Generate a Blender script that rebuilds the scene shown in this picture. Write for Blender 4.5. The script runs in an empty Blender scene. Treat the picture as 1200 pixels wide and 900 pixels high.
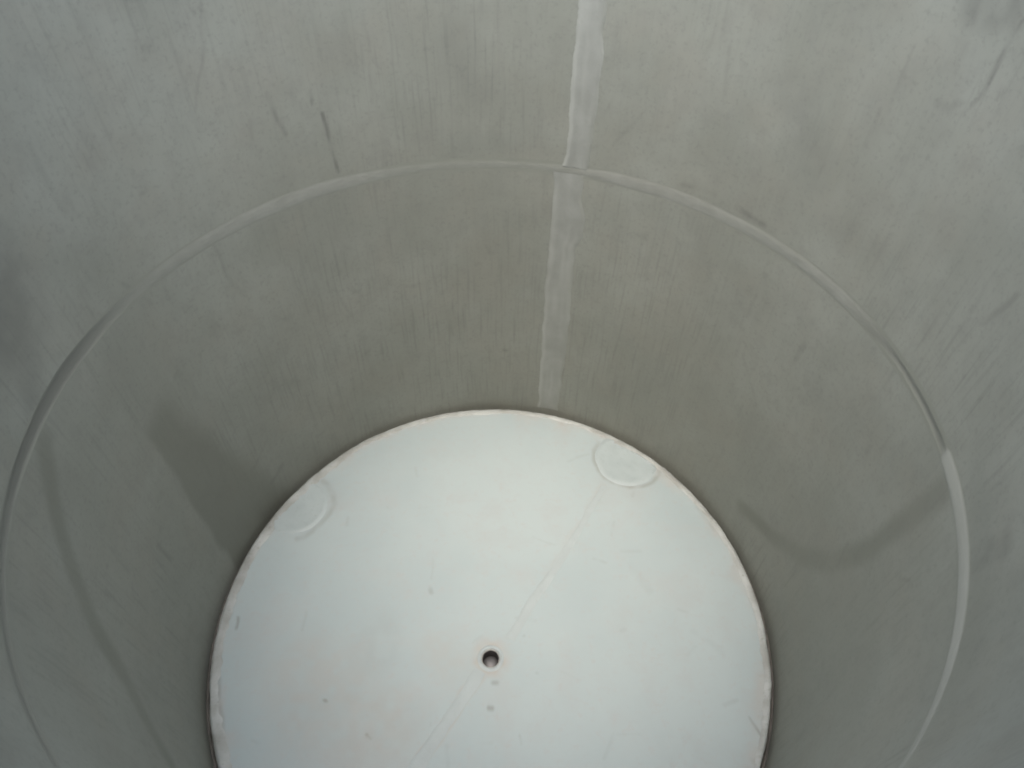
import bpy, math, random
import numpy as np
from mathutils import Vector, Matrix, noise
random.seed(7)
S = bpy.context.scene
C = S.collection

# ------------------------------------------------------------------ camera
cam_data = bpy.data.cameras.new('camera')
cam_data.sensor_width = 36.0
cam_data.lens = 36.0 * 818.92 / 1200.0
cam_data.clip_start = 0.01
cam_data.clip_end = 500.0
cam = bpy.data.objects.new('camera', cam_data)
C.objects.link(cam)
rx = Vector((0.99966585, -0.01890013, 0.01763464)).normalized()
fw = Vector((0.02571561, 0.65779235, -0.7527602)).normalized()
uy = rx.cross(fw)
M = Matrix((rx, uy, -fw)).transposed().to_4x4()
M.translation = Vector((0.00312, -0.50857, 1.35032))
cam.matrix_world = M
S.camera = cam

# ------------------------------------------------------------------ sky, sun, exposure
SUN_EL, SUN_AZ = math.radians(75.0), math.radians(202.0)      # azimuth clockwise from +y
w = bpy.data.worlds.new('World')
S.world = w
w.use_nodes = True
nt = w.node_tree
bg = nt.nodes['Background']
sky = nt.nodes.new('ShaderNodeTexSky')
sky.sky_type = 'NISHITA'
sky.sun_disc = False
sky.sun_elevation = SUN_EL
sky.sun_rotation = SUN_AZ
sky.dust_density = 7.0
sky.ozone_density = 0.6
nt.links.new(sky.outputs[0], bg.inputs[0])
bg.inputs[1].default_value = 0.12
sun_data = bpy.data.lights.new('sun', 'SUN')
sun_data.energy = 1.5
sun_data.angle = math.radians(124)
sun_data.color = (1.0, 0.995, 0.975)
sun = bpy.data.objects.new('sun', sun_data)
C.objects.link(sun)
sd = Vector((math.sin(SUN_AZ) * math.cos(SUN_EL), math.cos(SUN_AZ) * math.cos(SUN_EL), math.sin(SUN_EL)))
sun.rotation_euler = sd.to_track_quat('Z', 'Y').to_euler()
sun.location = (0, 0, 6)
if hasattr(S, 'cycles'):
    S.cycles.filter_width = 1.9
S.view_settings.view_transform = 'Standard'
S.view_settings.look = 'None'
S.view_settings.exposure = 1.87
S.view_settings.gamma = 1.0
S.view_settings.use_curve_mapping = False

# ------------------------------------------------------------------ sizes (metres)
R = 0.5          # inner radius of the shell
ZB = 0.12        # bottom plate level at its edge
ZR = 0.735       # ring weld
ZT = 1.22        # rim
DISH = 0.010     # fall of the bottom plate towards the drain
HX, HY, HR = -0.004, -0.064, 0.0150   # drain hole


# ------------------------------------------------------------------ node helpers
class N:
    def __init__(self, name):
        self.m = bpy.data.materials.new(name)
        self.m.use_nodes = True
        self.t = self.m.node_tree
        self.b = self.t.nodes['Principled BSDF']

    def new(self, kind, **kw):
        n = self.t.nodes.new(kind)
        for k, v in kw.items():
            setattr(n, k, v)
        return n

    def link(self, a, b):
        self.t.links.new(a, b)

    def put(self, sock, v):
        if hasattr(v, 'is_output'):
            self.link(v, sock)
        else:
            sock.default_value = v

    def math(self, op, a, b=0.0, c=0.0):
        n = self.new('ShaderNodeMath', operation=op)
        self.put(n.inputs[0], a); self.put(n.inputs[1], b); self.put(n.inputs[2], c)
        return n.outputs[0]

    def noise(self, vec, scale, detail=4.0, rough=0.55, dist=0.0):
        n = self.new('ShaderNodeTexNoise')
        self.link(vec, n.inputs['Vector'])
        n.inputs['Scale'].default_value = scale
        n.inputs['Detail'].default_value = detail
        n.inputs['Roughness'].default_value = rough
        n.inputs['Distortion'].default_value = dist
        return n.outputs['Fac']

    def ramp(self, v, a, b, c=0.0, d=1.0, smooth=True):
        n = self.new('ShaderNodeMapRange')
        n.interpolation_type = 'SMOOTHSTEP' if smooth else 'LINEAR'
        self.put(n.inputs[0], v)
        for i, x in enumerate((a, b, c, d)):
            self.put(n.inputs[i + 1], x)
        return n.outputs[0]

    def mix(self, f, a, b):
        n = self.new('ShaderNodeMix', data_type='RGBA')
        self.put(n.inputs[0], f); self.put(n.inputs[6], a); self.put(n.inputs[7], b)
        return n.outputs[2]

    def scale(self, vec, s):
        n = self.new('ShaderNodeVectorMath', operation='MULTIPLY')
        self.link(vec, n.inputs[0]); n.inputs[1].default_value = s
        return n.outputs[0]


# masks of marks (scratches, smudges, painted wall reflections) are worked out per vertex on the dense sheets
def vnoise(x, y, seed):
    rs = np.random.RandomState(seed)
    tab = rs.rand(64, 64)
    xi, yi = np.floor(x).astype(int), np.floor(y).astype(int)
    fx, fy = x - xi, y - yi
    fx, fy = fx * fx * (3 - 2 * fx), fy * fy * (3 - 2 * fy)
    g = lambda i, j: tab[i % 64, j % 64]
    return ((g(xi, yi) * (1 - fx) + g(xi + 1, yi) * fx) * (1 - fy) + (g(xi, yi + 1) * (1 - fx) + g(xi + 1, yi + 1) * fx) * fy) - .5


def smooth(t):
    t = np.clip(t, 0, 1)
    return t * t * (3 - 2 * t)


def strokes(u, v, items, wob, freq, seed, vary=1.5, vf=70):
    """items: (points, radius, soft, strength) -> combined mask of soft capsules along polylines"""
    du, dv = wob * vnoise(u * freq, v * freq, seed), wob * vnoise(u * freq, v * freq, seed + 1)
    pu, pv = u + du, v + dv
    tot = np.zeros_like(u)
    for k, (pts, rad, soft, amt) in enumerate(items):
        d = np.full_like(u, 9.0)
        for (ax, ay), (bx, by) in zip(pts[:-1], pts[1:]):
            ex, ey = bx - ax, by - ay
            t = np.clip(((pu - ax) * ex + (pv - ay) * ey) / (ex * ex + ey * ey), 0, 1)
            d = np.minimum(d, np.hypot(pu - ax - t * ex, pv - ay - t * ey))
        m = 1 - smooth((d - rad) / soft)
        m = m * amt * np.clip(1 + vary * vnoise(u * vf + k * 3, v * vf, seed + 5), .2, 1.3)
        tot = np.maximum(tot, m)
    return np.clip(tot, 0, 1)


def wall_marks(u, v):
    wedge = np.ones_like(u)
    for (ax, ay), (nx, ny), soft in REFL_WEDGE:
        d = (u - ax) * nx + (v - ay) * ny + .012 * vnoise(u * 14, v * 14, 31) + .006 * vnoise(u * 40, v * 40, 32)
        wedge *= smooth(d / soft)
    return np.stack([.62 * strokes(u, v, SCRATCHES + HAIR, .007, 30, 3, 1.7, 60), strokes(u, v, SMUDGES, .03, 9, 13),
                     np.maximum(.72 * strokes(u, v, REFL_LINES, .014, 10, 21, .7, 12), .62 * wedge), np.ones_like(u)], 1)


def plate_marks(x, y):
    return np.stack([.7 * strokes(x, y, PLATE_DARK, .006, 50, 43), strokes(x, y, PLATE_SOFT + PLATE_HAIR, .014, 16, 53),
                     strokes(x, y, PLATE_HALO, .012, 28, 63), np.ones_like(x)], 1)


def set_marks(o, cols):
    at = o.data.color_attributes.new('marks', 'FLOAT_COLOR', 'POINT')
    at.data.foreach_set('color', np.ascontiguousarray(cols, dtype=np.float32).ravel())


def marks_nodes(n):
    at = n.new('ShaderNodeAttribute'); at.attribute_name = 'marks'
    sep = n.new('ShaderNodeSeparateColor'); n.link(at.outputs['Color'], sep.inputs[0])
    return sep.outputs


def wall_coords(n):
    tc = n.new('ShaderNodeTexCoord')
    sep = n.new('ShaderNodeSeparateXYZ'); n.link(tc.outputs['Object'], sep.inputs[0])
    u = n.math('MULTIPLY', n.math('ARCTAN2', sep.outputs[0], sep.outputs[1]), R)
    cb = n.new('ShaderNodeCombineXYZ'); n.link(u, cb.inputs[0]); n.link(sep.outputs[2], cb.inputs[1])
    return tc.outputs['Object'], cb.outputs[0]


# ------------------------------------------------------------------ wall steel
def wall_material():
    n = N('dull_steel')
    obj, P = wall_coords(n)
    mk = marks_nodes(n)
    blot = n.noise(obj, 5.0, 3.0, 0.6)
    tint = n.noise(obj, 9.0, 2.0, 0.6)
    fine = n.noise(obj, 46.0, 3.0, 0.65)
    # drawn grain: fine up and down streaks, patchy
    streak = n.noise(n.scale(P, (190.0, 9.0, 1.0)), 1.0, 1.0, 0.6)
    streak2 = n.noise(n.scale(P, (60.0, 4.0, 1.0)), 1.0, 1.0, 0.6)
    patch = n.ramp(n.noise(obj, 3.2, 2.0), 0.42, 0.62)
    base = n.mix(n.ramp(blot, 0.3, 0.7), WALL_A, WALL_B)
    base = n.mix(n.math('MULTIPLY', n.ramp(tint, 0.42, 0.7), 0.3), base, WALL_C)
    base = n.mix(n.math('MULTIPLY', n.ramp(fine, 0.45, 0.75), 0.34), base, WALL_D)
    st = n.math('MULTIPLY', n.ramp(streak, 0.48, 0.78), n.math('ADD', n.math('MULTIPLY', patch, 0.28), 0.08))
    base = n.mix(st, base, WALL_E)
    grit = n.noise(obj, 170.0, 2.0, 0.7)
    base = n.mix(n.math('MULTIPLY', n.ramp(grit, 0.5, 0.75), 0.30), base, WALL_E)
    st2 = n.math('MULTIPLY', n.ramp(streak2, 0.5, 0.8), 0.18)
    base = n.mix(st2, base, WALL_B)
    mott = n.noise(n.scale(P, (26.0, 11.0, 1.0)), 1.0, 4.0, 0.65)
    base = n.mix(n.math('MULTIPLY', n.ramp(mott, 0.46, 0.74), 0.17), base, WALL_D2)
    base = n.mix(n.math('MULTIPLY', n.ramp(mott, 0.46, 0.28), 0.18), base, WALL_B)
    base = n.mix(mk[1], base, WALL_E)
    base = n.mix(mk[2], base, WALL_F)  # painted reflections darken the wall colour here
    base = n.mix(mk[0], base, (0.075, 0.075, 0.07, 1))
    n.link(base, n.b.inputs['Base Color'])
    n.b.inputs['Metallic'].default_value = METAL
    n.put(n.b.inputs['Roughness'], n.ramp(blot, 0.3, 0.7, WALL_ROUGH - .04, WALL_ROUGH + .05))
    h = n.math('ADD', n.math('MULTIPLY', streak, 0.00012), n.math('MULTIPLY', fine, 0.0003))
    bp = n.new('ShaderNodeBump'); bp.inputs['Strength'].default_value = 0.5; bp.inputs['Distance'].default_value = 1.0
    n.link(h, bp.inputs['Height']); n.link(bp.outputs[0], n.b.inputs['Normal'])
    return n.m


WALL_A, WALL_B = (0.165, 0.177, 0.153, 1), (0.194, 0.209, 0.184, 1)
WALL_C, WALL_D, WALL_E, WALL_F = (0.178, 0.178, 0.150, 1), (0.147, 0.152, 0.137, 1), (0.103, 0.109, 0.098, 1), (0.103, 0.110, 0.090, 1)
WALL_D2 = (0.122, 0.129, 0.117, 1)
WALL_ROUGH = 0.55
METAL = 0.12
SCRATCHES = [
    ([(-0.2506, 0.8526), (-0.2408, 0.7571)], .0010, .0035, .75),
    ([(-0.2596, 0.8882), (-0.262, 0.8705)], .0008, .003, .6),
    ([(-0.3189, 0.9001), (-0.3144, 0.875), (-0.3099, 0.8372)], .001, .004, .5),
    ([(0.6382, 1.1023), (0.6393, 1.055), (0.6345, 1.0073)], .0006, .003, .6),
    ([(0.3967, 0.7577), (0.4458, 0.7558)], .001, .006, .5),
    ([(0.3076, 0.76), (0.3608, 0.7628)], .001, .006, .35),
    ([(0.7993, 0.9125), (0.7885, 0.8625)], .001, .005, .35),
    ([(0.0229, 0.3045), (0.0283, 0.3022)], .001, .005, .6),
    ([(-0.3688, 1.0257), (-0.39, 0.96), (-0.415, 0.9068)], .0006, .003, .25),
    ([(0.5895, 1.0997), (0.5943, 1.0799)], .001, .004, .5),
    ([(0.6003, 0.9995), (0.6153, 1.0022), (0.6236, 1.0127)], .001, .007, .35),
    ([(-0.7792, 0.3949), (-0.7743, 0.3447)], .001, .007, .35),
    ([(0.5802, 0.6239), (0.5791, 0.5954)], .001, .006, .35),
    ([(-0.4868, 0.2069), (-0.5205, 0.1902)], .001, .008, .4),
    ([(0.5448, 1.0388), (0.5469, 0.9891)], .0006, .003, .25),
    ([(0.5379, 0.9652), (0.5403, 0.9241)], .0006, .004, .25),
    ([(-0.06, 0.80), (-0.064, 0.73)], .0006, .003, .2),
    ([(-0.17, 0.97), (-0.174, 0.85)], .0006, .003, .22),
    ([(0.33, 0.97), (0.338, 0.91)], .0006, .004, .22),
]
SMUDGES = [
    ([(0.5961, 1.0944), (0.6305, 1.1031)], .004, .03, .5),
    ([(1.0028, 0.7595), (1.0185, 0.8031)], .003, .02, .35),
    ([(-0.735, 0.875), (-0.765, 0.825)], .012, .05, .40),
    ([(-0.7322, 0.8581), (-0.7952, 0.7533)], .006, .03, .30),
    ([(0.42, 0.95), (0.47, 0.88)], .006, .04, .18),
    ([(-0.05, 0.93), (-0.02, 0.86)], .006, .05, .15),
]
REFL_LINES = [  # blurred reflected edges, painted into the wall colour as dark curves
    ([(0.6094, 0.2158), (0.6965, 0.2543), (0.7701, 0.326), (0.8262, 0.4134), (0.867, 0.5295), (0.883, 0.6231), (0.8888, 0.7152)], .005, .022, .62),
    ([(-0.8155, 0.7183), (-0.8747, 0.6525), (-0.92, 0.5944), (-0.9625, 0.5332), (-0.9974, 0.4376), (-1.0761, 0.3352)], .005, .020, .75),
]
REFL_WEDGE = [((-0.690, 0.40), (1.0, 0.03), 0.012), ((-0.64, 0.578), (0.25, -1.0), 0.04), ((-0.548, 0.37), (-0.956, -0.292), 0.045)]  # blurred reflection on the steel, painted in as a dark wedge


rnd = random.Random(12)
HAIR = []
for k in range(60):
    u0, z0_, L_ = rnd.uniform(-1.1, 1.2), rnd.uniform(.18, 1.15), rnd.uniform(.02, .09)
    t_ = rnd.gauss(0, .35)
    HAIR.append(([(u0, z0_), (u0 + L_ * math.sin(t_), z0_ + L_ * math.cos(t_))], .0003, rnd.uniform(.003, .005), rnd.uniform(.08, .26)))
for k in range(50):
    u0, z0_ = rnd.uniform(-1.1, 1.2), rnd.uniform(.18, 1.15)
    HAIR.append(([(u0, z0_), (u0 + rnd.uniform(.001, .008), z0_ + rnd.uniform(-.004, .004))], .0008, rnd.uniform(.004, .009), rnd.uniform(.08, .3)))
PLATE_HAIR = []
for k in range(45):
    x0_, y0_, L_, t_ = rnd.uniform(-.45, .45), rnd.uniform(-.3, .45), rnd.uniform(.004, .05), rnd.uniform(0, 3.14)
    if math.hypot(x0_, y0_) < .46:
        PLATE_HAIR.append(([(x0_, y0_), (x0_ + L_ * math.sin(t_), y0_ + L_ * math.cos(t_))], .0004, rnd.uniform(.003, .006), rnd.uniform(.05, .2)))


def plate_material():
    n = N('pickled_plate')
    tc = n.new('ShaderNodeTexCoord'); obj = tc.outputs['Object']
    sep = n.new('ShaderNodeSeparateXYZ'); n.link(obj, sep.inputs[0])
    cb = n.new('ShaderNodeCombineXYZ'); n.link(sep.outputs[0], cb.inputs[0]); n.link(sep.outputs[1], cb.inputs[1])
    P = cb.outputs[0]
    mk = marks_nodes(n)
    blot = n.noise(obj, 4.0, 4.0, 0.55)
    mid = n.noise(obj, 14.0, 4.0, 0.6)
    fine = n.noise(obj, 90.0, 3.0, 0.6)
    base = n.mix(n.ramp(blot, 0.32, 0.68), PL_A, PL_B)
    base = n.mix(n.math('MULTIPLY', n.ramp(mid, 0.46, 0.70), 0.6), base, PL_C)
    base = n.mix(n.math('MULTIPLY', n.ramp(fine, 0.52, 0.75), 0.30), base, (0.237, 0.237, 0.232, 1))
    # warm grime that gathers along the edge, ragged
    ln = n.new('ShaderNodeVectorMath', operation='LENGTH'); n.link(P, ln.inputs[0])
    edge = n.math('ADD', ln.outputs['Value'], n.math('MULTIPLY', n.math('SUBTRACT', mid, 0.5), 0.09))
    base = n.mix(n.math('MULTIPLY', n.ramp(edge, 0.455, 0.495), 0.5), base, (0.251, 0.251, 0.235, 1))
    rag = n.math('MULTIPLY', n.ramp(edge, 0.47, 0.50), n.ramp(n.noise(obj, 26.0, 5.0, 0.65), 0.5, 0.68))
    base = n.mix(n.math('MULTIPLY', rag, 0.5), base, (0.152, 0.135, 0.116, 1))
    base = n.mix(mk[2], base, (0.232, 0.237, 0.225, 1))
    base = n.mix(mk[1], base, (0.156, 0.166, 0.158, 1))
    base = n.mix(mk[0], base, (0.10, 0.096, 0.09, 1))
    n.link(base, n.b.inputs['Base Color'])
    n.b.inputs['Metallic'].default_value = PL_METAL
    n.b.inputs['Roughness'].default_value = PL_ROUGH
    n.b.inputs['Specular IOR Level'].default_value = 0.35
    h = n.math('MULTIPLY', fine, 0.0003)
    bp = n.new('ShaderNodeBump'); bp.inputs['Strength'].default_value = 0.5; bp.inputs['Distance'].default_value = 1.0
    n.link(h, bp.inputs['Height']); n.link(bp.outputs[0], n.b.inputs['Normal'])
    return n.m


PL_A, PL_B, PL_C = (0.218, 0.267, 0.276, 1), (0.235, 0.283, 0.290, 1), (0.229, 0.261, 0.264, 1)
PL_METAL, PL_ROUGH = 0.1, 0.6
PLATE_DARK = [
    ([(-0.116, 0.064), (-0.114, 0.058)], .001, .006, .45),
    ([(-0.008, -0.1475), (0.0, -0.1480)], .0004, .005, .5),
    ([(-0.206, -0.1834), (-0.1995, -0.1924)], .0008, .003, .8),
    ([(-0.2825, -0.1322), (-0.281, -0.133)], .001, .004, .55),
    ([(-0.4589, 0.0118), (-0.4566, -0.0098)], .0008, .004, .55),
    ([(0.001, -0.107), (0.006, -0.107)], .001, .006, .4),
    ([(0.0565, -0.026), (0.0575, -0.025)], .0005, .004, .35),
    ([(0.0767, -0.0924), (0.0775, -0.093)], .0005, .004, .35),
    ([(0.425, -0.172), (0.4431, -0.2106)], .0005, .003, .5),
    ([(-0.466, -0.095), (-0.456, -0.13)], .0015, .006, .45),
    ([(-0.452, -0.14), (-0.436, -0.185)], .001, .005, .35),
    ([(-0.478, -0.02), (-0.470, -0.10), (-0.448, -0.18)], .0005, .004, .4), ([(-0.470, 0.06), (-0.474, 0.0)], .0005, .004, .3), ([(-0.460, -0.11), (-0.432, -0.20)], .0005, .006, .3),
    ([(0.415, 0.235), (0.44, 0.18)], .0005, .005, .25), ([(0.30, 0.375), (0.36, 0.32)], .0005, .004, .25),
]
PLATE_HALO = [([(HX - .001, HY), (HX + .001, HY)], .020, .026, .85), ([(-.32, -.10), (-.20, -.18)], .03, .09, .35), ([(-.10, -.05), (-.06, -.08)], .01, .04, .3),
              ([(0.23, 0.282), (0.03, -0.03)], .003, .009, .22), ([(-.02, -.085), (-.26, -.43)], .007, .010, .6)]


def arc(cx, cy, r, a0, a1, k=10):
    return [(cx + r * math.sin(a0 + (a1 - a0) * i / k), cy + r * math.cos(a0 + (a1 - a0) * i / k)) for i in range(k + 1)]


PLATE_SOFT = [
    (arc(0.286, 0.350, .072, 1.75, 5.4), .0005, .008, .5), (arc(0.286, 0.350, .050, 2.2, 3.9), .0005, .006, .28),
    (arc(-0.395, 0.240, .070, .6, 2.9), .0005, .009, .35), (arc(-0.395, 0.240, .046, .6, 1.8), .0005, .006, .2),
    ([(.286, .35), (.287, .351)], .03, .035, .14), ([(-.395, .24), (-.394, .241)], .03, .03, .10),
    ([(.25, .36), (.262, .31)], .0004, .005, .3), ([(.26, .365), (.272, .30)], .0004, .004, .3), ([(.235, .35), (.245, .315)], .0004, .004, .3), ([(.29, .31), (.33, .33)], .0004, .005, .25), ([(.268, .38), (.276, .33)], .0004, .005, .25), ([(.30, .36), (.325, .34)], .0004, .006, .25),

    ([(0.2656, 0.1096), (0.2975, 0.049)], .001, .010, .10),
    ([(-0.2073, -0.02), (-0.205, -0.06)], .01, .05, .12),
    ([(-0.30, -0.16), (-0.16, -0.17)], .02, .06, .08),
    ([(0.36, -0.02), (0.40, -0.06)], .001, .010, .08),
    ([(0.30, -0.22), (0.40, -0.24)], .006, .05, .08),
]


def weld_material(name, c0, c1, rough, metal, flecks=0.25, tone=False):
    n = N(name)
    tc = n.new('ShaderNodeTexCoord'); obj = tc.outputs['Object']
    a = n.noise(obj, 30.0, 5.0, 0.6)
    b = n.noise(obj, 120.0, 3.0, 0.6)
    base = n.mix(n.ramp(a, 0.3, 0.7), c0, c1)
    base = n.mix(n.math('MULTIPLY', n.ramp(b, 0.5, 0.8), flecks), base, (c0[0] * .6, c0[1] * .6, c0[2] * .57, 1))
    if tone:      # darker in the undercut, bare ground metal elsewhere
        mk = marks_nodes(n)
        base = n.mix(mk[1], base, (c1[0] * 1.22, c1[1] * 1.22, c1[2] * 1.22, 1))
        base = n.mix(mk[2], base, (WALL_A[0], WALL_A[1], WALL_A[2], 1))
        base = n.mix(mk[0], base, WALL_E)
    n.link(base, n.b.inputs['Base Color'])
    n.b.inputs['Metallic'].default_value = metal
    n.b.inputs['Roughness'].default_value = rough
    h = n.math('ADD', n.math('MULTIPLY', a, 0.0010), n.math('MULTIPLY', b, 0.0003))
    bp = n.new('ShaderNodeBump'); bp.inputs['Strength'].default_value = 0.6; bp.inputs['Distance'].default_value = 1.0
    n.link(h, bp.inputs['Height']); n.link(bp.outputs[0], n.b.inputs['Normal'])
    return n.m


STEEL = wall_material()
PLATE = plate_material()
WELD = weld_material('ground_weld', (0.184, 0.196, 0.179, 1), (0.215, 0.229, 0.211, 1), 0.5, METAL, tone=True)
RINGW = weld_material('ring_weld_steel', (0.184, 0.194, 0.174, 1), (0.215, 0.227, 0.206, 1), 0.5, METAL, tone=True)
PLATEW = weld_material('plate_weld', (0.212, 0.251, 0.257, 1), (0.229, 0.272, 0.279, 1), 0.6, 0.05, 0.15)
PAD = weld_material('pad_finish', (0.208, 0.251, 0.257, 1), (0.229, 0.274, 0.281, 1), 0.55, 0.05, 0.25)
EDGEW = weld_material('edge_weld', (0.165, 0.178, 0.17, 1), (0.245, 0.272, 0.268, 1), 0.6, 0.05, 0.6)
CREVICE = weld_material('crevice_dark', (0.05, 0.05, 0.045, 1), (0.09, 0.088, 0.08, 1), 0.8, 0.0)
PIPE = weld_material('pipe_steel', (0.05, 0.05, 0.053, 1), (0.08, 0.08, 0.083, 1), 0.5, 0.2)
VALVE = weld_material('valve_steel', (0.075, 0.077, 0.08, 1), (0.11, 0.112, 0.116, 1), 0.5, 0.2)


def concrete():
    n = N('concrete')
    tc = n.new('ShaderNodeTexCoord')
    a = n.noise(tc.outputs['Object'], 3.0, 6.0)
    b = n.noise(tc.outputs['Object'], 60.0, 4.0)
    base = n.mix(a, (0.26, 0.255, 0.24, 1), (0.36, 0.35, 0.33, 1))
    base = n.mix(n.math('MULTIPLY', b, 0.4), base, (0.2, 0.2, 0.19, 1))
    n.link(base, n.b.inputs['Base Color']); n.b.inputs['Roughness'].default_value = 0.9
    return n.m


# ------------------------------------------------------------------ mesh helpers
def link(name, verts, faces, mat, parent=None, smooth=True):
    me = bpy.data.meshes.new(name)
    me.from_pydata(verts, [], faces)
    me.update()
    if smooth:
        me.polygons.foreach_set('use_smooth', [True] * len(me.polygons))
    me.materials.append(mat)
    o = bpy.data.objects.new(name, me)
    C.objects.link(o)
    if parent:
        o.parent = parent
    return o


def lathe(profile, n=256, closed=True, jit=None):
    """profile: (r, z) points, revolved; closed joins the last point to the first"""
    v, f = [], []
    m = len(profile)
    for i in range(n):
        a = 2 * math.pi * i / n
        for j, (r, z) in enumerate(profile):
            if jit:
                r, z = jit(a, j, r, z)
            v.append((r * math.sin(a), r * math.cos(a), z))
    for i in range(n):
        k = (i + 1) % n
        for j in range(m if closed else m - 1):
            l = (j + 1) % m
            f.append((i * m + j, i * m + l, k * m + l, k * m + j))
    return v, f


def sharp(o, deg=35):
    me = o.data
    me.set_sharp_from_angle(angle=math.radians(deg))


def lerp_table(t, x):
    if x <= t[0][0]:
        return t[0][1]
    for (a, p), (b, q) in zip(t[:-1], t[1:]):
        if x <= b:
            s = (x - a) / (b - a)
            return p + (q - p) * s
    return t[-1][1]


# ------------------------------------------------------------------ ground
g = link('ground', [(-40, -40, 0), (40, -40, 0), (40, 40, 0), (-40, 40, 0)], [(0, 1, 2, 3)], concrete(), smooth=False)
g['kind'] = 'structure'

# ------------------------------------------------------------------ tank
tank = bpy.data.objects.new('steel_tank', None)
C.objects.link(tank)
tank['label'] = 'open round stainless steel tank with dull grey walls, pale bottom and central drain'
tank['category'] = 'tank'

T = 0.003
BW = 0.012       # half height of the ring weld


WAVE = .0022


def wave(A, Z, z0, z1):
    u = A * R
    edge = smooth((Z - z0) / .05) * smooth((z1 - Z) / .05) * smooth((np.pi - np.abs(A)) / .3)
    return WAVE * edge * (vnoise(u * 6 + 40, Z * 5 + 9, 71) + .5 * vnoise(u * 15 + 40, Z * 9 + 9, 72))


def shell(name, z0, z1, dz):
    """sheet rolled to a cylinder: dense, very slightly wavy inner face, thickness, marks per vertex"""
    n = 1152
    zs = np.linspace(z0, z1, int(round((z1 - z0) / dz)) + 1)
    m = len(zs)
    A, Z = np.meshgrid(2 * np.pi * np.arange(n) / n - np.pi, zs, indexing='ij')
    u = A * R
    wav = wave(A, Z, z0, z1)
    rr = R - wav
    V = np.stack([rr * np.sin(A), rr * np.cos(A), Z], -1).reshape(-1, 3)
    O = np.stack([np.stack([(R + T) * np.sin(A[:, 0]), (R + T) * np.cos(A[:, 0]), np.full(n, z)], -1) for z in (z0, z1)], 1).reshape(-1, 3)
    i = np.arange(n)[:, None]; k = (i + 1) % n; j = np.arange(m - 1)[None]
    F = np.stack([i * m + j, i * m + j + 1, k * m + j + 1, k * m + j], -1).reshape(-1, 4)
    i = np.arange(n); k = (i + 1) % n; b = n * m
    F2 = [np.stack([b + i * 2, b + k * 2, b + k * 2 + 1, b + i * 2 + 1], -1),
          np.stack([i * m, k * m, b + k * 2, b + i * 2], -1),
          np.stack([i * m + m - 1, b + i * 2 + 1, b + k * 2 + 1, k * m + m - 1], -1)]
    F = np.concatenate([F] + F2)
    o = link(name, np.concatenate([V, O]).tolist(), F.tolist(), STEEL, tank)
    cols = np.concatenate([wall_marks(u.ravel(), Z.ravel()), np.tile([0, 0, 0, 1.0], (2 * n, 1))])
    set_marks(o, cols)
    sharp(o, 50)
    return o


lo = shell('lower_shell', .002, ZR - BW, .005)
up = shell('upper_shell', ZR + BW, ZT, .004)
lo['label'] = 'lower shell ring with dark curved lines and a wedge of painted reflection'
up['label'] = 'upper shell ring with scratches'
rim = link('rim', *lathe([(R + T + .009 + .009 * math.cos(t), ZT - .004 + .009 * math.sin(t)) for t in [k * math.pi / 6 for k in range(12)]], 200), STEEL, tank)

# ring weld: profile changes round the tank, proud and ground in some places, undercut in others
WID = [(-1.57, .006), (-.99, .006), (-.86, .0085), (-.70, .010), (-.60, .007), (-.5, .009), (-.39, .011), (-.24, .0105), (-.13, .006), (.05, .005), (.15, .007),
       (.2, .010), (.30, .011), (.40, .009), (.5, .008), (.6, .009), (.66, .008), (.72, .004), (.82, .0045), (.853, .005), (.862, .0105), (.96, .0115), (1.09, .0105), (1.22, .006), (1.57, .006)]
HGT = [(-1.57, -.0008), (-.99, -.0014), (-.86, -.0026), (-.72, -.0026), (-.62, -.0008), (-.55, .0010), (-.39, .0018), (-.24, .0016), (-.13, .0009), (.05, .0009), (.15, .0014),
       (.2, .0020), (.30, .0018), (.40, .0014), (.5, .0018), (.6, .0018), (.66, .0008), (.72, -.0014), (.82, -.0018), (.853, -.0010), (.862, .0022), (.96, .0024), (1.09, .0020), (1.22, .0014), (1.57, .0008)]


FADE = [(-1.57, .7), (-.99, .8), (-.86, .9), (-.62, .6), (-.5, .35), (-.39, .15), (-.24, .1), (-.13, .65), (.0, .6), (.10, .5), (.2, .1), (.35, .25), (.48, .3), (.6, .15), (.68, .7), (.85, .9), (.859, 0), (1.1, 0), (1.25, .4), (1.57, .7)]
RING_DARK = [(-1.57, .2), (-.99, .55), (-.86, .8), (-.72, .7), (-.60, .1), (-.5, 0), (.62, 0), (.72, .45), (.84, .5), (.858, 0), (1.57, 0)]  # how far the ring weld goes to the darker tone


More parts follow.
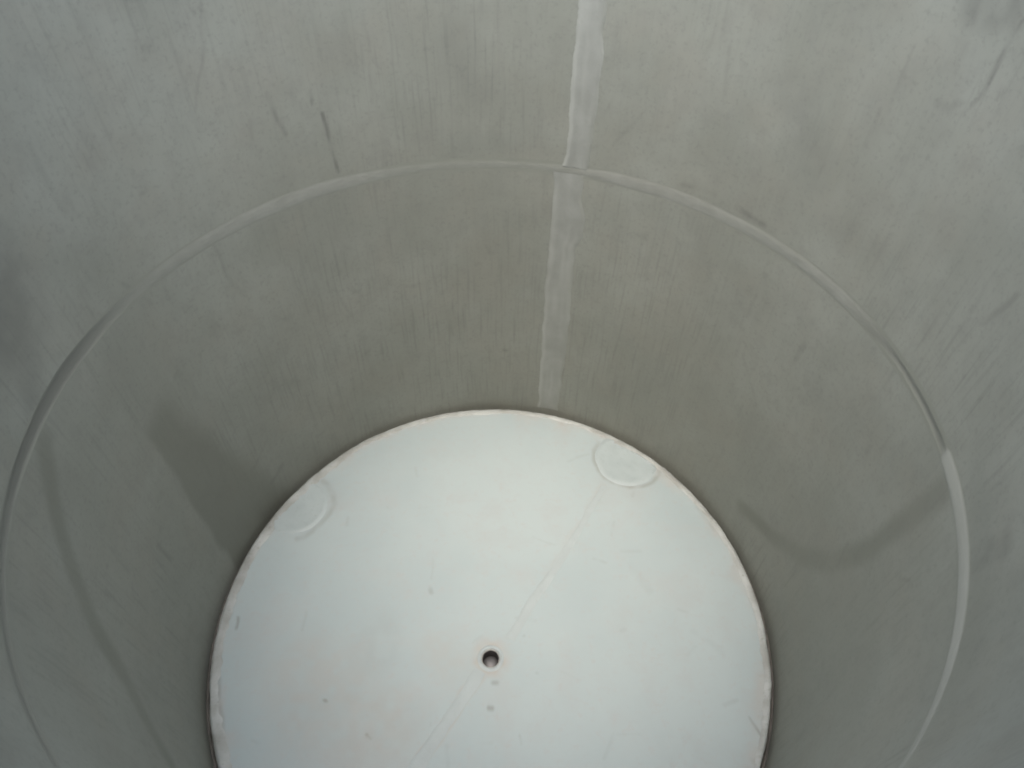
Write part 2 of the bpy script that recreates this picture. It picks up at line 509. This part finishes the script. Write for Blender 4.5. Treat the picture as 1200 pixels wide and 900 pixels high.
def ring_mesh():
    n, m = 720, 13
    v, f = [], []
    for i in range(n):
        a = 2 * math.pi * i / n
        s = a if a <= math.pi else a - 2 * math.pi
        u = s * R
        wd, hg = lerp_table(WID, u), lerp_table(HGT, u)
        wd *= 1 + .18 * noise.noise((u * 35, 1.3, 0))
        off = .0018 * noise.noise((u * 9, 7.7, 0))
        for j in range(m):
            q = -1 + 2 * j / (m - 1)
            z = q * BW
            t = (z - off) / wd
            b = max(0.0, 1 - t * t) ** .6 if abs(t) < 1 else 0.0
            d = (.24 if hg > 0 else .5) * hg * b + (.0002 * noise.noise((u * 90, z * 300, 3)) if b > 0 else 0)
            r = R - d
            v.append((r * math.sin(a), r * math.cos(a), ZR + z))
    for i in range(n):
        k = (i + 1) % n
        for j in range(m - 1):
            f.append((i * m + j, i * m + j + 1, k * m + j + 1, k * m + j))
    # outer face of the joint
    b0 = len(v)
    for i in range(180):
        a = 2 * math.pi * i / 180
        for z in (ZR - BW, ZR + BW):
            v.append(((R + T) * math.sin(a), (R + T) * math.cos(a), z))
    for i in range(180):
        k = (i + 1) % 180
        f.append((b0 + i * 2, b0 + k * 2, b0 + k * 2 + 1, b0 + i * 2 + 1))
    return v, f


ring = link('ring_weld', *ring_mesh(), RINGW, tank)
rv = np.array([q.co[:] for q in ring.data.vertices])
ru = np.arctan2(rv[:, 0], rv[:, 1]) * R
wdv = np.array([lerp_table(WID, x) for x in ru])
plain = smooth((np.abs(rv[:, 2] - ZR) - wdv * .75) / (wdv * .4))
ton = np.array([lerp_table(FADE, x) for x in ru])
plain = np.maximum(plain, ton)
scale = np.array([lerp_table(RING_DARK, x) for x in ru]) * (1 - smooth((np.abs(rv[:, 2] - ZR) - wdv * .75) / (wdv * .4)))  # darker tone, kept within the weld width
set_marks(ring, np.stack([scale, (1 - plain) * np.array([lerp_table([(-1, 0), (.856, 0), (.862, .8), (1.1, .8), (1.3, 0)], x) for x in ru]), plain, 1 + 0 * scale], 1))


def strip_on_wall(name, L, Rr, mat, h=.0012, nrow=160, seed=0, z0=None, z1=None, s0=0, s1=1):
    """ragged flat strip lying on the wall between two edge polylines (u, z)"""
    tl = sorted((z, u) for u, z in L)
    tr = sorted((z, u) for u, z in Rr)
    m = 21
    v, f = [], []
    for i in range(nrow):
        z = z0 + (z1 - z0) * i / (nrow - 1)
        ul = lerp_table(tl, z) + .0030 * noise.noise((z * 28, seed, 0)) + .0009 * noise.noise((z * 200, seed, 4))
        ur = lerp_table(tr, z) + .0040 * noise.noise((z * 30, seed, 9)) + .0012 * noise.noise((z * 190, seed, 2))
        for j in range(m):
            q = j / (m - 1)
            u = ul + (ur - ul) * q
            e = min(1.0, min(q, 1 - q) / .10)
            d = h * (e * (.45 + .45 * math.exp(-((q - .17) / .09) ** 2) + .25 * math.exp(-((q - .85) / .07) ** 2)))
            d += .0003 * noise.noise((u * 120, z * 25, seed)) * e
            a = u / R
            r = R - d - float(wave(np.array([a]), np.array([z]), s0, s1)[0]) + (.0006 if e == 0 else 0)
            v.append((r * math.sin(a), r * math.cos(a), z))
    for i in range(nrow - 1):
        for j in range(m - 1):
            f.append((i * m + j, i * m + j + 1, (i + 1) * m + j + 1, (i + 1) * m + j))
    o = link(name, v, f, mat, tank)
    q = np.tile(np.linspace(0, 1, m), nrow)
    zz = np.repeat(np.linspace(z0, z1, nrow), m)
    ridge = .38 * np.exp(-((q - .11) / .08) ** 2) * np.clip(.75 + 1.2 * vnoise(zz * 40, q * 2, seed + 80), 0, 1) + .4 * smooth(vnoise(zz * 9, q * 9 + 5, seed + 81) * 2)
    fade = .55 * smooth((q - .72) / .28) * np.clip(.6 + 1.6 * vnoise(zz * 30, q * 3, seed + 82), 0, 1)
    set_marks(o, np.stack([0 * q, np.clip(ridge, 0, 1), fade, 1 + 0 * q], 1))
    return o


s_up = strip_on_wall('seam_weld', [(0.117, 1.3), (0.1169, 0.9881), (0.117, 0.9327), (0.1159, 0.872), (0.118, 0.7626), (0.1115, 0.74)],
                     [(0.155, 1.3), (0.1566, 0.9924), (0.1597, 0.938), (0.1606, 0.8783), (0.1603, 0.8124), (0.1565, 0.74)], WELD, seed=3, z0=ZR + BW - .006, z1=ZT - .002, s0=ZR + BW, s1=ZT)
s_lo = strip_on_wall('seam_weld', [(0.1004, 0.72), (0.1014, 0.631), (0.0981, 0.4968), (0.0995, 0.339), (0.1006, 0.1613)],
                     [(0.150, 0.73), (0.1516, 0.70), (0.161, 0.645), (0.161, 0.61), (0.152, 0.58), (0.152, 0.5083), (0.1549, 0.353), (0.1498, 0.1756)], WELD, seed=8, z0=ZB + .010, z1=ZR - BW + .006, s0=.002, s1=ZR - BW)


# ------------------------------------------------------------------ bottom
GAP = .011
RP = R - GAP


def dish(x, y):
    q = math.hypot(x - HX, y - HY)
    calm = min(1.0, max(0.0, (q - .03) / .08)) * max(0.0, 1 - (math.hypot(x, y) / RP) ** 4)
    return ZB - DISH * (1 - min(1.0, q / .42)) + .0022 * calm * noise.noise((x * 4.5, y * 4.5, 5))


def plate_mesh():
    n = 900
    rows = 170
    v, f = [], []
    for j in range(rows + 1):
        t = j / rows
        for i in range(n):
            a = 2 * math.pi * i / n
            ex, ey = RP * math.sin(a), RP * math.cos(a)
            rr = RP - .001
            ex, ey = rr * math.sin(a), rr * math.cos(a)
            hx, hy = HX + HR * math.sin(a), HY + HR * math.cos(a)
            x, y = hx + (ex - hx) * t, hy + (ey - hy) * t
            z = dish(x, y)
            if j == 0:
                z -= .0008
            if j == rows:
                z -= .002
            v.append((x, y, z))
    # underside lip at the outer edge and the hole
    for i in range(n):
        a = 2 * math.pi * i / n
        v.append((RP * math.sin(a), RP * math.cos(a), ZB - .028))
    for i in range(n):
        a = 2 * math.pi * i / n
        v.append((HX + HR * math.sin(a), HY + HR * math.cos(a), ZB - DISH - .014))
    for j in range(rows):
        for i in range(n):
            k = (i + 1) % n
            f.append((j * n + i, j * n + k, (j + 1) * n + k, (j + 1) * n + i))
    b1 = (rows + 1) * n
    b2 = b1 + n
    for i in range(n):
        k = (i + 1) % n
        f.append((rows * n + i, rows * n + k, b1 + k, b1 + i))
        f.append((i, b2 + i, b2 + k, k))
        f.append((b1 + i, b1 + k, b2 + k, b2 + i))
    return v, f


plate = link('bottom_plate', *plate_mesh(), PLATE, tank)
sharp(plate, 50)
pv = np.array([q.co[:] for q in plate.data.vertices])
set_marks(plate, plate_marks(pv[:, 0], pv[:, 1]))
plate['label'] = 'pale whitish bottom plate with grimy edge'
# closing weld at the foot of the wall, just under the plate
foot = link('edge_weld', *lathe([(R - .0005, ZB - .018), (R - .0035, ZB - .022), (RP + .0004, ZB - .026), (R - .0005, ZB - .030)], 256), CREVICE, tank)  # foot weld coloured dark down in the gap

# weld bead that runs round the edge of the plate, lumpy and broken


def bead_mesh():
    n, m = 720, 7
    v, f = [], []
    for i in range(n):
        a = 2 * math.pi * i / n
        sx, sy = math.sin(a), math.cos(a)
        s = noise.noise((sx * 6, sy * 6, 11))
        wd = .011 + .006 * s + .003 * noise.noise((sx * 40, sy * 40, 1))
        wd *= 1.0 + .6 * max(0.0, min(1.0, (-sx - .3) * 2))
        wd = max(wd, .004)
        h = .0016 + .0010 * noise.noise((sx * 25, sy * 25, 6))
        h = max(h, .0003)
        for j in range(m):
            q = j / (m - 1)
            r = RP + .0026 + .0012 * noise.noise((sx * 14, sy * 14, 8)) - (wd + .0036) * q + .0008 * noise.noise((sx * 60, sy * 60, q * 3))
            x, y = r * sx, r * sy
            z = dish(x, y) + h * math.sin(math.pi * min(1, q * .85 + .12)) - (.0007 if j in (0, m - 1) else 0) + .0004 * noise.noise((x * 150, y * 150, 2))
            if j == 0:
                z = ZB - .008
            v.append((x, y, z))
    for i in range(n):
        k = (i + 1) % n
        for j in range(m - 1):
            f.append((i * m + j, k * m + j, k * m + j + 1, i * m + j + 1))
    return v, f


bead = link('edge_bead', *bead_mesh(), EDGEW, plate)


def strip_on_plate(name, pts, w0, w1, h, mat, seed):
    P = [Vector(p) for p in pts]
    seg = [0]
    for a, b in zip(P[:-1], P[1:]):
        seg.append(seg[-1] + (b - a).length)
    n, m = 70, 9
    v, f = [], []
    for i in range(n):
        t = seg[-1] * i / (n - 1)
        x = lerp_table(list(zip(seg, [p.x for p in P])), t)
        y = lerp_table(list(zip(seg, [p.y for p in P])), t)
        d = (P[-1] - P[0]).normalized()
        nx, ny = -d.y, d.x
        wd = (w0 + (w1 - w0) * i / (n - 1)) * (1 + .35 * noise.noise((t * 25, seed, 0)) + .15 * noise.noise((t * 90, seed, 3)))
        sh = .003 * noise.noise((t * 12, seed, 6))
        for j in range(m):
            q = -1 + 2 * j / (m - 1)
            px, py = x + nx * (wd * q + sh), y + ny * (wd * q + sh)
            z = dish(px, py) + h * (1 - q ** 4) + (.00025 * noise.noise((px * 120, py * 120, seed)) if abs(q) < .9 else 0) - (.0004 if abs(q) == 1 else 0)
            v.append((px, py, z))
    for i in range(n - 1):
        for j in range(m - 1):
            f.append((i * m + j, i * m + j + 1, (i + 1) * m + j + 1, (i + 1) * m + j))
    o = link(name, v, f, mat, plate)
    o.data.flip_normals() if o.data.polygons[0].normal.z < 0 else None
    return o


strip_on_plate('joint_weld', [(0.232, 0.285), (0.1357, 0.1287), (0.030, -0.030)], .0065, .010, .0006, PLATEW, 2)
strip_on_plate('joint_weld', [(-0.022, -0.085), (-0.047, -0.1244), (-0.0935, -0.1939), (-0.26, -0.43)], .011, .013, .0007, PLATEW, 5)


def pad_mesh(cx, cy, rad, seed):
    n, m = 72, 14
    v, f = [], []
    for i in range(n):
        a = 2 * math.pi * i / n
        for j in range(m):
            q = 1.0 - j / (m - 1) * .97
            rr = rad * (1 + .04 * noise.noise((math.sin(a) * 2, math.cos(a) * 2, seed))) * q
            x, y = cx + rr * math.sin(a), cy + rr * math.cos(a)
            L = math.hypot(x, y)
            lim = RP - .010
            if L > lim:
                x, y = x * lim / L, y * lim / L
            prof = (-.0005, .0012, .0016, .0013, .0007)[j] if j < 5 else .0007
            z = dish(x, y) + prof + (.0003 * noise.noise((x * 90, y * 90, seed)) if j else 0)
            v.append((x, y, z))
    for i in range(n):
        k = (i + 1) % n
        for j in range(m - 1):
            f.append((i * m + j, i * m + j + 1, k * m + j + 1, k * m + j))
    c = len(v)
    v.append((cx, cy, dish(cx, cy) + .0007))
    for i in range(n):
        f.append((i * m + m - 1, c, ((i + 1) % n) * m + m - 1))
    return v, f


for cx, cy, rad, sd_ in ((0.286, 0.350, .068, 1), (-0.395, 0.240, .062, 4)):
    o = link('weld_pad', *pad_mesh(cx, cy, rad, sd_), PAD, plate)
    if o.data.polygons[0].normal.z < 0:
        o.data.flip_normals()

# drain: socket below the hole, with a bright worn lip
v, f = lathe([(HR - .0006, 0), (HR - .0006, -.085), (HR + .003, -.085), (HR + .003, -.004), (HR + .0005, -.004), (HR + .0005, 0)], 64)
z0 = ZB - DISH - .0025
drain = link('drain_pipe', [(x + HX, y + HY, z + z0) for x, y, z in v], f, PIPE, tank); sharp(drain)
v, f = lathe([(HR - .0008, -.026), (HR * .8, -.022), (HR * .45, -.0195), (.00002, -.019)], 48, closed=False)
link('drain_valve', [(x + HX, y + HY, z + z0) for x, y, z in v], f, VALVE, drain)
v, f = lathe([(HR + .0012, -.0004), (HR + .0020, .0012), (HR + .0055, .0016), (HR + .0100, -.0008)], 64, closed=False)
lip = link('drain_lip', [(x + HX, y + HY, z + dish(HX + HR, HY)) for x, y, z in v], f, PLATEW, drain)
